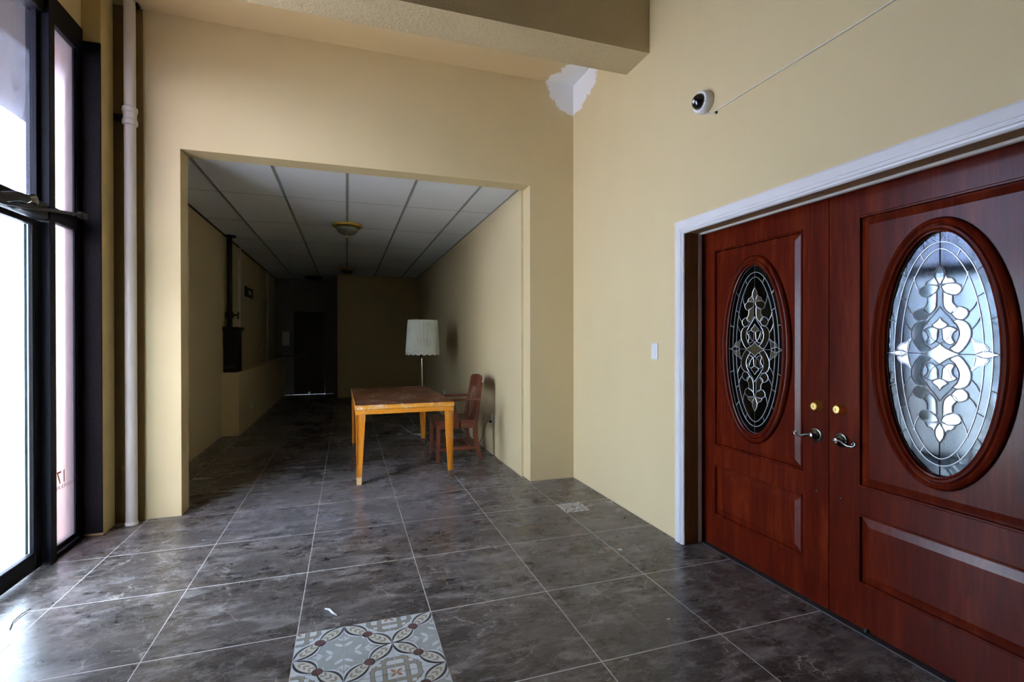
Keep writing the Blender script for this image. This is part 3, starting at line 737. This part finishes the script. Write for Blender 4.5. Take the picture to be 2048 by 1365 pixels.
B().box(-.006, 0, -.037, .037, -.058, .058).obj('cover_plate', 'white_plastic', p, bevel=.003)
B().hexa([(-.006, -.017, -.033), (-.006, .017, -.033), (-.010, .017, -.033), (-.010, -.017, -.033)], [(-.006, -.017, .033), (-.006, .017, .033), (-.0075, .017, .033), (-.0075, -.017, .033)]).obj('rocker', 'white_plastic', p)
for z in (-.046, .046): B().lathe([(.003, .006), (.003, .0068)], 8, (0, 0, z), 'X', -1).obj('screw', 'grey_plastic', p)
def outlet(x, y, z, sgn, label, mat='white_plastic'):
    p = thing('wall_outlet', (x, y, z), label, 'outlet')
    B().box(min(0, sgn*.006), max(0, sgn*.006), -.036, .036, -.058, .058).obj('cover_plate', mat, p, bevel=.003)
    for zz in (-.024, .024):
        s = B().box(min(sgn*.006, sgn*.008), max(sgn*.006, sgn*.008), -.017, .017, zz-.014, zz+.014).obj('socket', mat, p, bevel=.002)
    return p
outlet(CR, 5.56, .40, -1, 'white wall outlet behind the chair with a black plug in it')
outlet(CR, 8.55, .385, -1, 'far white wall outlet showing beyond the chair arm')
outlet(-1.425, 8.72, .30, 1, 'small outlet low on the cream half wall in the corridor', 'grey_plastic')

# ------------------------------------------------------------------ table
TX, TY, TL, TWd, TZ = .518, 5.60, 1.72, .925, .735
t = thing('wooden_table', (TX, TY, 0), 'long honey-coloured wooden table with a scratched dark top', 'table', rz=math.radians(.8))
hx, hy = TWd/2, TL/2
b = B().box(-hx+.006, hx-.006, -hy+.006, hy-.006, TZ-.006, TZ); b.obj('tabletop', 'table_top', t, bevel=.002)
b = B().box(-hx, hx, -hy, hy, TZ-.044, TZ-.0035); b.obj('top_edge', 'edge_wood', t, bevel=.006)
for (x0, x1, y0, y1) in ((-hx+.004, hx-.004, -hy+.004, -hy+.028), (-hx+.004, hx-.004, hy-.028, hy-.004), (-hx+.004, -hx+.028, -hy+.029, hy-.029), (hx-.028, hx-.004, -hy+.029, hy-.029)):
    B().box(x0, x1, y0, y1, TZ-.088, TZ-.045).obj('apron', 'apron_wood', t, bevel=.002)
def tleg(sx, sy, cap, lab, capm):
    tp, bt = .088, .043; zt, zb = TZ-.0885, cap
    def L(z, s):  # L-shaped section of two boards meeting at the outer corner
        o = .006+(zt-z)*.012; X = sx*(hx-o); Y = sy*(hy-o); th = .026
        return X, Y
    b = B()
    def quad(z, w, wy):
        X, Y = L(z, 0); return [(X, Y, z), (X-sx*w, Y, z), (X-sx*w, Y-sy*wy, z), (X, Y-sy*wy, z)]
    wb = bt+(tp-bt)*zb/zt
    b.hexa(quad(zb, wb, .030), quad(zt, tp, .030)); b.hexa([(p[0], p[1], p[2]) for p in quad(zb, .030, wb)], quad(zt, .030, tp))
    lg = b.obj('leg', 'orange_wood', t, bevel=.003)
    if lab: lg['label'] = lab
    c = B().hexa(quad(0, bt, bt), quad(zb, wb, wb)); co_ = c.obj('leg_tip', capm, lg, bevel=.003)
tleg(-1, -1, .068, 'table leg with a pale bare tip', 'bare_wood'); tleg(1, -1, .062, 'table leg with a dark worn tip', 'dark_cap')
tleg(-1, 1, .06, None, 'dark_cap'); tleg(1, 1, .06, None, 'dark_cap')

# ------------------------------------------------------------------ armchair (world-measured: front towards -x)
c = thing('wooden_armchair', (1.17, 5.54, 0), 'dark wooden slat-back armchair drawn up to the table by the wall', 'chair')
def lx(x): return x-1.17
Yn, Yf = -.225, .225
th = .034
def prismXZ(b, poly, y0, y1): b.prism([(lx(x), z) for x, z in poly], lambda a, q, h: (a, h, q), y0, y1)
for ys_ in (Yn, Yf):
    b = B(); prismXZ(b, [(.912, 0), (.946, 0), (.958, .418), (.912, .418)], ys_-th/2, ys_+th/2); b.obj('front_leg', 'chair_wood', c, bevel=.004)
for ys_ in (Yn, Yf):
    b = B(); prismXZ(b, [(1.388, 0), (1.424, 0), (1.392, .13), (1.372, .28), (1.368, .42), (1.392, .60), (1.432, .86), (1.403, .866), (1.352, .62), (1.322, .44), (1.320, .28), (1.348, .12)], ys_-th/2, ys_+th/2)
    b.obj('rear_leg', 'chair_wood', c, bevel=.004)
# saddle seat
b = B(); nx_, ny_ = 14, 12; vs = []; 
for top in (1, 0):
    for i in range(nx_+1):
        for j in range(ny_+1):
            u = i/nx_; v = j/ny_*2-1; x = lx(.895+(1.345-.895)*u); y = v*.238
            z = .452-.016*math.exp(-((u-.55)/.28)**2)*(1-v*v)*1.0-.006*(1-u)**6*0 if top else .424
            vs.append((x, y, z))
K_ = (nx_+1)*(ny_+1); fs = []
for i in range(nx_):
    for j in range(ny_):
        a0 = i*(ny_+1)+j; q = (a0, a0+1, a0+ny_+2, a0+ny_+1); fs.append(q); fs.append(tuple(K_+k for k in q[::-1]))
bd = [i*(ny_+1) for i in range(nx_+1)]+[nx_*(ny_+1)+j for j in range(1, ny_+1)]+[i*(ny_+1)+ny_ for i in range(nx_-1, -1, -1)]+[j for j in range(ny_-1, 0, -1)]
for k in range(len(bd)): p0, p1 = bd[k], bd[(k+1) % len(bd)]; fs.append((p0, p1, K_+p1, K_+p0))
b.add(vs, fs); b.obj('seat', 'chair_wood', c, smooth=40)
b = B()
for y in (Yn, Yf): b.box(lx(.945), lx(1.33), y-.012, y+.012, .365, .423)
b.box(lx(.918), lx(.940), Yn+.018, Yf-.018, .365, .423).box(lx(1.33), lx(1.352), Yn+.018, Yf-.018, .365, .423)
b.obj('seat_rail', 'chair_wood', c, bevel=.003)
# arms: flat boards with a rounded front, paddle supports
for ys_ in (Yn, Yf):
    s = -1 if ys_ < 0 else 1
    poly = [(lx(1.385), ys_-.016*s*1), (lx(1.385), ys_+.020*s), (lx(1.22), ys_+.034*s), (lx(1.08), ys_+.040*s), (lx(1.045), ys_+.026*s), (lx(1.040), ys_+.0*s), (lx(1.06), ys_-.020*s), (lx(1.22), ys_-.020*s)]
    b = B().prism(poly, lambda a, q, h: (a, q, h), .664, .690); b.obj('armrest', 'chair_wood', c, bevel=.005)
    b = B(); prismXZ(b, [(1.062, .664), (1.104, .664), (1.118, .60), (1.150, .50), (1.158, .40), (1.150, .362), (1.110, .362), (1.082, .44), (1.066, .55)], ys_+s*.013, ys_+s*.033)
    b.obj('arm_support', 'chair_wood', c, bevel=.003)
# curved crest rail and slats
b = B(); k = 12; vs = []
for i in range(k+1):
    v = i/k*2-1; y = v*.238; bow = .030*(1-v*v)
    top = .918+.020*(1-v*v)-(.020 if abs(v) > .95 else 0)
    for dx, z in ((-.0, .785), (.0 , top), (.020, top), (.020, .785)):
        tilt = (z-.785)*.14; vs.append((lx(1.386)+bow+dx+tilt, y, z))
fs = [(0, 1, 2, 3), tuple(k*4+q for q in (3, 2, 1, 0))]
for i in range(k):
    for q in range(4): fs.append((i*4+q, i*4+(q+1) % 4, (i+1)*4+(q+1) % 4, (i+1)*4+q))
b.add(vs, fs); b.obj('crest_rail', 'chair_wood', c, bevel=.004, smooth=35)
for i in range(5):
    v = (i-2)/2*.62; y = v*.238; bow = .030*(1-v*v)
    b = B().hexa([(lx(1.325)+q, y+w, .448) for q, w in ((0, -.017), (.010, -.017), (.010, .017), (0, .017))], [(lx(1.394)+bow*.8+q, y+w, .80) for q, w in ((0, -.017), (.010, -.017), (.010, .017), (0, .017))])
    b.obj('slat', 'chair_wood', c, bevel=.002)
for y in (Yn, Yf): B().box(lx(.948), lx(1.350), y-.010, y+.010, .128, .160).obj('stretcher', 'chair_wood', c, bevel=.003)
B().box(lx(.955), lx(.975), Yn+.011, Yf-.011, .135, .155).obj('stretcher', 'chair_wood', c, bevel=.002)
B().box(lx(1.30), lx(1.32), Yn+.011, Yf-.011, .135, .155).obj('stretcher', 'chair_wood', c, bevel=.002)
for i in range(3):
    y = -.11+i*.11; B().box(lx(.976), lx(1.299), y-.012, y+.012, .139, .150).obj('rack_slat', 'chair_wood', c, bevel=.002)
for i in range(2):
    x = 1.08+i*.11; B().box(lx(x)-.012, lx(x)+.012, Yn+.011, Yf-.011, .151, .158).obj('rack_slat', 'chair_wood', c, bevel=.002)

# ------------------------------------------------------------------ floor lamp
p = thing('floor_lamp', (1.015, 7.05, 0), 'brass floor lamp with a cream pleated shade behind the table', 'lamp')
B().lathe([(.098, 0), (.105, .004), (.105, .014), (.098, .022), (.060, .028), (.022, .036), (.014, .05), (.010, .06)], 36).obj('base', 'old_brass', p, smooth=35)
B().tube([(0, 0, .05), (-.003, 0, .6), (-.010, 0, 1.09)], .0095, 14).obj('pole', 'old_brass', p, smooth=40)
B().lathe([(.010, 1.07), (.022, 1.08), (.026, 1.10), (.020, 1.13), (.016, 1.20), (.014, 1.22)], 18, (-.010, 0, 0)).obj('socket', 'dark_metal', p, smooth=40)
B().lathe([(.014, 1.22), (.030, 1.27), (.034, 1.31), (.024, 1.345), (.004, 1.36)], 18, (-.010, 0, 0)).obj('bulb', 'white_plastic', p, smooth=60)
b = B(); hp = [(.0, 1.12)]+[(.055*math.sin(PI*k/12)+.0, 1.12+.44*k/12) for k in range(1, 12)]+[(0, 1.56)]
for s in (1, -1): b.tube([(-.01+s*x, 0, z) for x, z in hp], .003, 6)
b.obj('harp', 'old_brass', p)
b = B(); npl = 84; n = npl*5; rows = [(1.612, .203, 0), (1.600, .2045, .2), (1.58, .2055, 1), (1.35, .219, 1), (1.165, .231, 1), (1.150, .2325, .2), (1.135, .2345, .15)]
vs = []
for inner in (0, 1):
    for z, r, pl in rows:
        for j in range(n):
            a_ = 2*PI*j/n; pr = (.0055*math.sin(npl*a_)+.0012*math.sin(37*a_+1))*pl
            zz = z-(.018*abs(math.sin(9*a_+.35)) if z == 1.135 else 0)
            rr_ = r+pr-(.003 if inner else 0); vs.append((rr_*math.cos(a_)-.01, rr_*math.sin(a_), zz))
fs = []; R_ = len(rows)
for k0, fl_ in ((0, 0), (R_, 1)):
    for i in range(R_-1):
        for j in range(n):
            q = ((k0+i)*n+j, (k0+i)*n+(j+1) % n, (k0+i+1)*n+(j+1) % n, (k0+i+1)*n+j); fs.append(q[::-1] if fl_ else q)
for i in (0, R_-1):
    for j in range(n): fs.append((i*n+j, i*n+(j+1) % n, (R_+i)*n+(j+1) % n, (R_+i)*n+j))
b.add(vs, fs); sh = b.obj('lamp_shade', 'shade', p, smooth=60)
sh.rotation_euler = (0, math.radians(.5), 0)
B().tube([(.2045*math.cos(2*PI*k/60)-.01, .2045*math.sin(2*PI*k/60), 1.607) for k in range(60)], .005, 6, closed=True).obj('trim_band', 'shade', sh)
q = thing('power_cord', (CR, 5.56, 0), 'black power cord from the wall outlet to the floor lamp', 'cord')
B().box(-.034, -.0085, -.012, .012, .365, .388).obj('plug', 'rubber', q, bevel=.003)
B().tube([(-.034, 0, .377), (-.06, .01, .37), (-.085, .04, .31), (-.10, .07, .20), (-.13, .12, .09), (-.17, .18, .02), (-.22, .30, .006), (-.20, .55, .006), (-.26, .85, .006), (-.36, 1.1, .006), (-.46, 1.32, .006), (-.53, 1.40, .008)], .0035, 8).obj('flex', 'rubber', q, smooth=60)
q = thing('loose_cord', (.93, 6.9, 0), 'pale loose cord end lying on the floor by the lamp base', 'cord')
B().tube([(.02, .06, .006), (-.06, .2, .005), (-.10, .5, .005), (-.14, .95, .005)], .004, 6).obj('flex', 'grey_plastic', q)

# ------------------------------------------------------------------ ceiling lights
def clight(y, r, label, x=.006):
    p = thing('ceiling_light', (x, y, CZ-.004), label, 'ceiling light', 'brass ceiling lights of the corridor')
    B().lathe([(r*.55, 0), (r, -.004), (r*1.0, -.014), (r*.93, -.022), (r*.97, -.030), (r*.88, -.042), (r*.74, -.050)], 40).obj('brass_pan', 'brass', p, smooth=35)
    B().lathe([(r*.72*math.cos(a*PI/20), -.046-r*.50*math.sin(a*PI/20)) for a in range(0, 10)], 36).obj('glass_bowl', 'bowl', p, smooth=50)
    B().lathe([(.012, -.046-r*.49), (.014, -.052-r*.49), (.006, -.062-r*.49), (.009, -.070-r*.49), (.003, -.078-r*.49)], 14).obj('finial', 'brass', p, smooth=50)
clight(6.68, .188, 'nearer brass ceiling light with a glass bowl')
clight(10.75, .17, 'farther brass ceiling light near the corridor end wall')
p = thing('ceiling_fan_light', (-.75, 12.45, CZ-.001), 'dark fixture on the ceiling of the far passage', 'ceiling light')
B().lathe([(.05, 0), (.20, -.01), (.20, -.04), (.10, -.09), (.04, -.11)], 24).obj('fixture_body', 'dark_metal', p, smooth=40)

# ------------------------------------------------------------------ corridor left side: half wall, black stand, sign, wires, far door
hwl = B().box(CL, -1.425, 7.72, YE-.01, 0, .88); struct(hwl, 'trim_11', 'paint', 'cream half wall boxed out along the corridor')
p = thing('stove_box', (-1.545, 7.95, .88), 'tall black iron cabinet standing on the half wall', 'cabinet')
B().box(-.085, .085, -.16, .17, 0, .575).obj('body', 'dark_metal', p, bevel=.006)
B().box(-.092, .115, -.19, .19, .600, .635).box(-.09, .10, -.175, .18, .575, .600).obj('cornice', 'dark_metal', p, bevel=.008)
B().box(-.075, .075, -.161, -.160, .05, .10).obj('label_plate', 'rubber', p)
for z in (.13, .17): B().lathe([(.006, .0)]*1+[(.006, .006), (.003, .008)], 10, (.0855, -.02, z), 'X', 1).obj('rivet', 'pewter', p)
p = thing('standpipe', (-1.578, 7.93, 1.516), 'black iron pipe with a valve rising from the black cabinet', 'pipe')
B().lathe([(.036, 0), (.036, 1.28)], 18).obj('pipe_length', 'dark_metal', p, smooth=40)
B().lathe([(.036, 1.280), (.085, 1.283), (.085, 1.296), (.036, 1.297)], 20).obj('flange', 'dark_metal', p)
B().lathe([(.036, .12), (.052, .13), (.052, .21), (.036, .22)], 18).obj('collar', 'dark_metal', p, smooth=35)
b = B().tube([(.03, 0, .17), (.10, -.01, .17)], .014, 10); b.obj('valve_stem', 'dark_metal', p)
b = B().tube([(.105+.0*k, .05*math.cos(2*PI*k/20), .17+.05*math.sin(2*PI*k/20)) for k in range(20)], .007, 8, closed=True)
for k in range(3): b.tube([(.105, 0, .17), (.105, .05*math.cos(2*PI*k/3), .17+.05*math.sin(2*PI*k/3))], .005, 6)
b.obj('valve_wheel', 'pewter', p, smooth=50)
b = B().box(CL, CL+.035, 8.84, 8.92, .881, CZ-.013); struct(b, 'trim_12', 'pipe', 'pale upright strip on the corridor wall')
b = B().box(CL, CL+.03, 11.75, 11.83, .881, CZ-.013); struct(b, 'trim_13', 'pipe')
p = thing('wall_sign', (CL, 9.70, 2.16), 'small black sign with a pale worn face on the corridor wall', 'sign')
B().box(0, .02, -.34, .34, -.085, .085).obj('sign_board', 'dark_metal', p, bevel=.003)
B().box(.0205, .022, -.12, .16, -.035, .035).obj('sign_face', 'grey_plastic', p)
p = thing('hanging_wire', (CL+.02, 10.8, 1.15), 'loose pale wire hanging down the corridor wall', 'cable')
B().tube([(0, 0, 0), (.01, .02, .05), (.015, .05, .25), (.005, .0, .6), (.0, -.02, 1.0), (0, -.01, 1.3), (0, 0, 1.64)], .006, 8).obj('flex', 'cord_white', p, smooth=60)
B().lathe([(.012, -.02), (.012, .02)], 10).obj('wire_end', 'white_plastic', p)
p = B().box(-.035, .035, -.17, .17, 0, .025).obj('paper_strip', 'grey_plastic', bevel=.002); p.location = (-1.47, 10.55, .8812); tag(p, 'small pale block lying on top of the half wall', 'block')
d = thing('door_5', (-.87, YE, 0), 'dark door at the end of the passage', kind='structure')
B().box(-.345, .345, -.0, .05, 0, 2.018).obj('leaf', 'dark_door', d, bevel=.003)
for z0, z1 in ((.25, .95), (1.10, 1.85)): B().box(-.24, .24, -.012, -.0005, z0, z1).obj('panel', 'dark_door', d, bevel=.008)
B().lathe([(.012, .0), (.012, .03), (.028, .04), (.028, .06), (.010, .07)], 16).obj('knob', 'old_brass', d, smooth=40)
d.children[-1].rotation_euler = (PI/2, 0, 0); d.children[-1].location = (-.29, 0, 1.0)
p = thing('wall_box', (-1.395, 12.60, 1.20), 'pale metal box on the far passage wall over the half wall', 'box')
B().box(-.02, .12, -.10, .10, 0, .32).obj('casing', 'grey_plastic', p, bevel=.004)
B().box(.0, .10, -.104, -.1005, .02, .30).obj('cover', 'grey_plastic', p, bevel=.002)
for z in (.05,): pass

# ------------------------------------------------------------------ small litter on the floor
o = B().tube([(-1.493, 3.081, .004), (-1.505, 3.03, .006), (-1.502, 2.96, .005), (-1.481, 2.899, .004)], .0022, 6).obj('bent_wire', 'rubber', smooth=60)
tag(o, 'thin black bent wire lying on the floor near the glass door', 'wire')
def crumb(name, x, y, r, m, label, cat, flat=.5):
    b = B(); rng = random.Random(int(x*1000)); vs = []
    for k in range(3):
        for j in range(6):
            a = 2*PI*j/6; q = r*(1.0, .9, .45)[k]*rng.uniform(.7, 1.2); vs.append((q*math.cos(a), q*.7*math.sin(a), (0, .5, 1)[k]*r*flat))
    fs = [tuple(range(6))[::-1], tuple(range(12, 18))]+[(k*6+j, k*6+(j+1) % 6, k*6+6+(j+1) % 6, k*6+6+j) for k in range(2) for j in range(6)]
    o = b.add(vs, fs).obj(name, m); o.location = (x, y, .0003); return tag(o, label, cat)
crumb('grit', 1.965, 3.238, .011, 'rubber', 'black crumb on the floor nearest the right wall', 'debris', .9)
crumb('plaster_chip', 1.644, 2.762, .018, 'white_plastic', 'pale plaster chip on the floor in front of the double doors', 'debris', .25)
crumb('wood_splinter', 1.80, 2.80, .015, 'dark_cap', 'dark flake on the floor just left of the door casing', 'debris', .25)
crumb('glass_bead', -1.425, 3.118, .008, 'ct_blue', 'tiny blue speck on the floor at a tile corner near the glass door', 'debris', .9)
o = B().tube([(-.107, 2.615, .005), (-.085, 2.590, .009), (-.070, 2.560, .007), (-.050, 2.535, .004)], [.003, .006, .005, .002], 6).obj('paint_peel', 'white_plastic', smooth=60)
tag(o, 'white curl of peeled paint lying above the patterned tiles', 'debris')
o = B().tube([(2.226, 1.616, .0095), (2.224, 1.612, .02), (2.228, 1.608, .028)], [.007, .006, .004], 6).obj('door_wedge_scrap', 'rubber', smooth=60)
tag(o, 'small black rubber scrap on the threshold under the right door', 'debris')
for x_, y_ in ((-.02, 3.115), (.075, 3.125)):
    B().lathe([(.018, 0), (.016, -.010), (.006, -.014)], 14, (x_, y_, 3.408)).obj('bolt_head', 'dark_metal', beam, smooth=40)
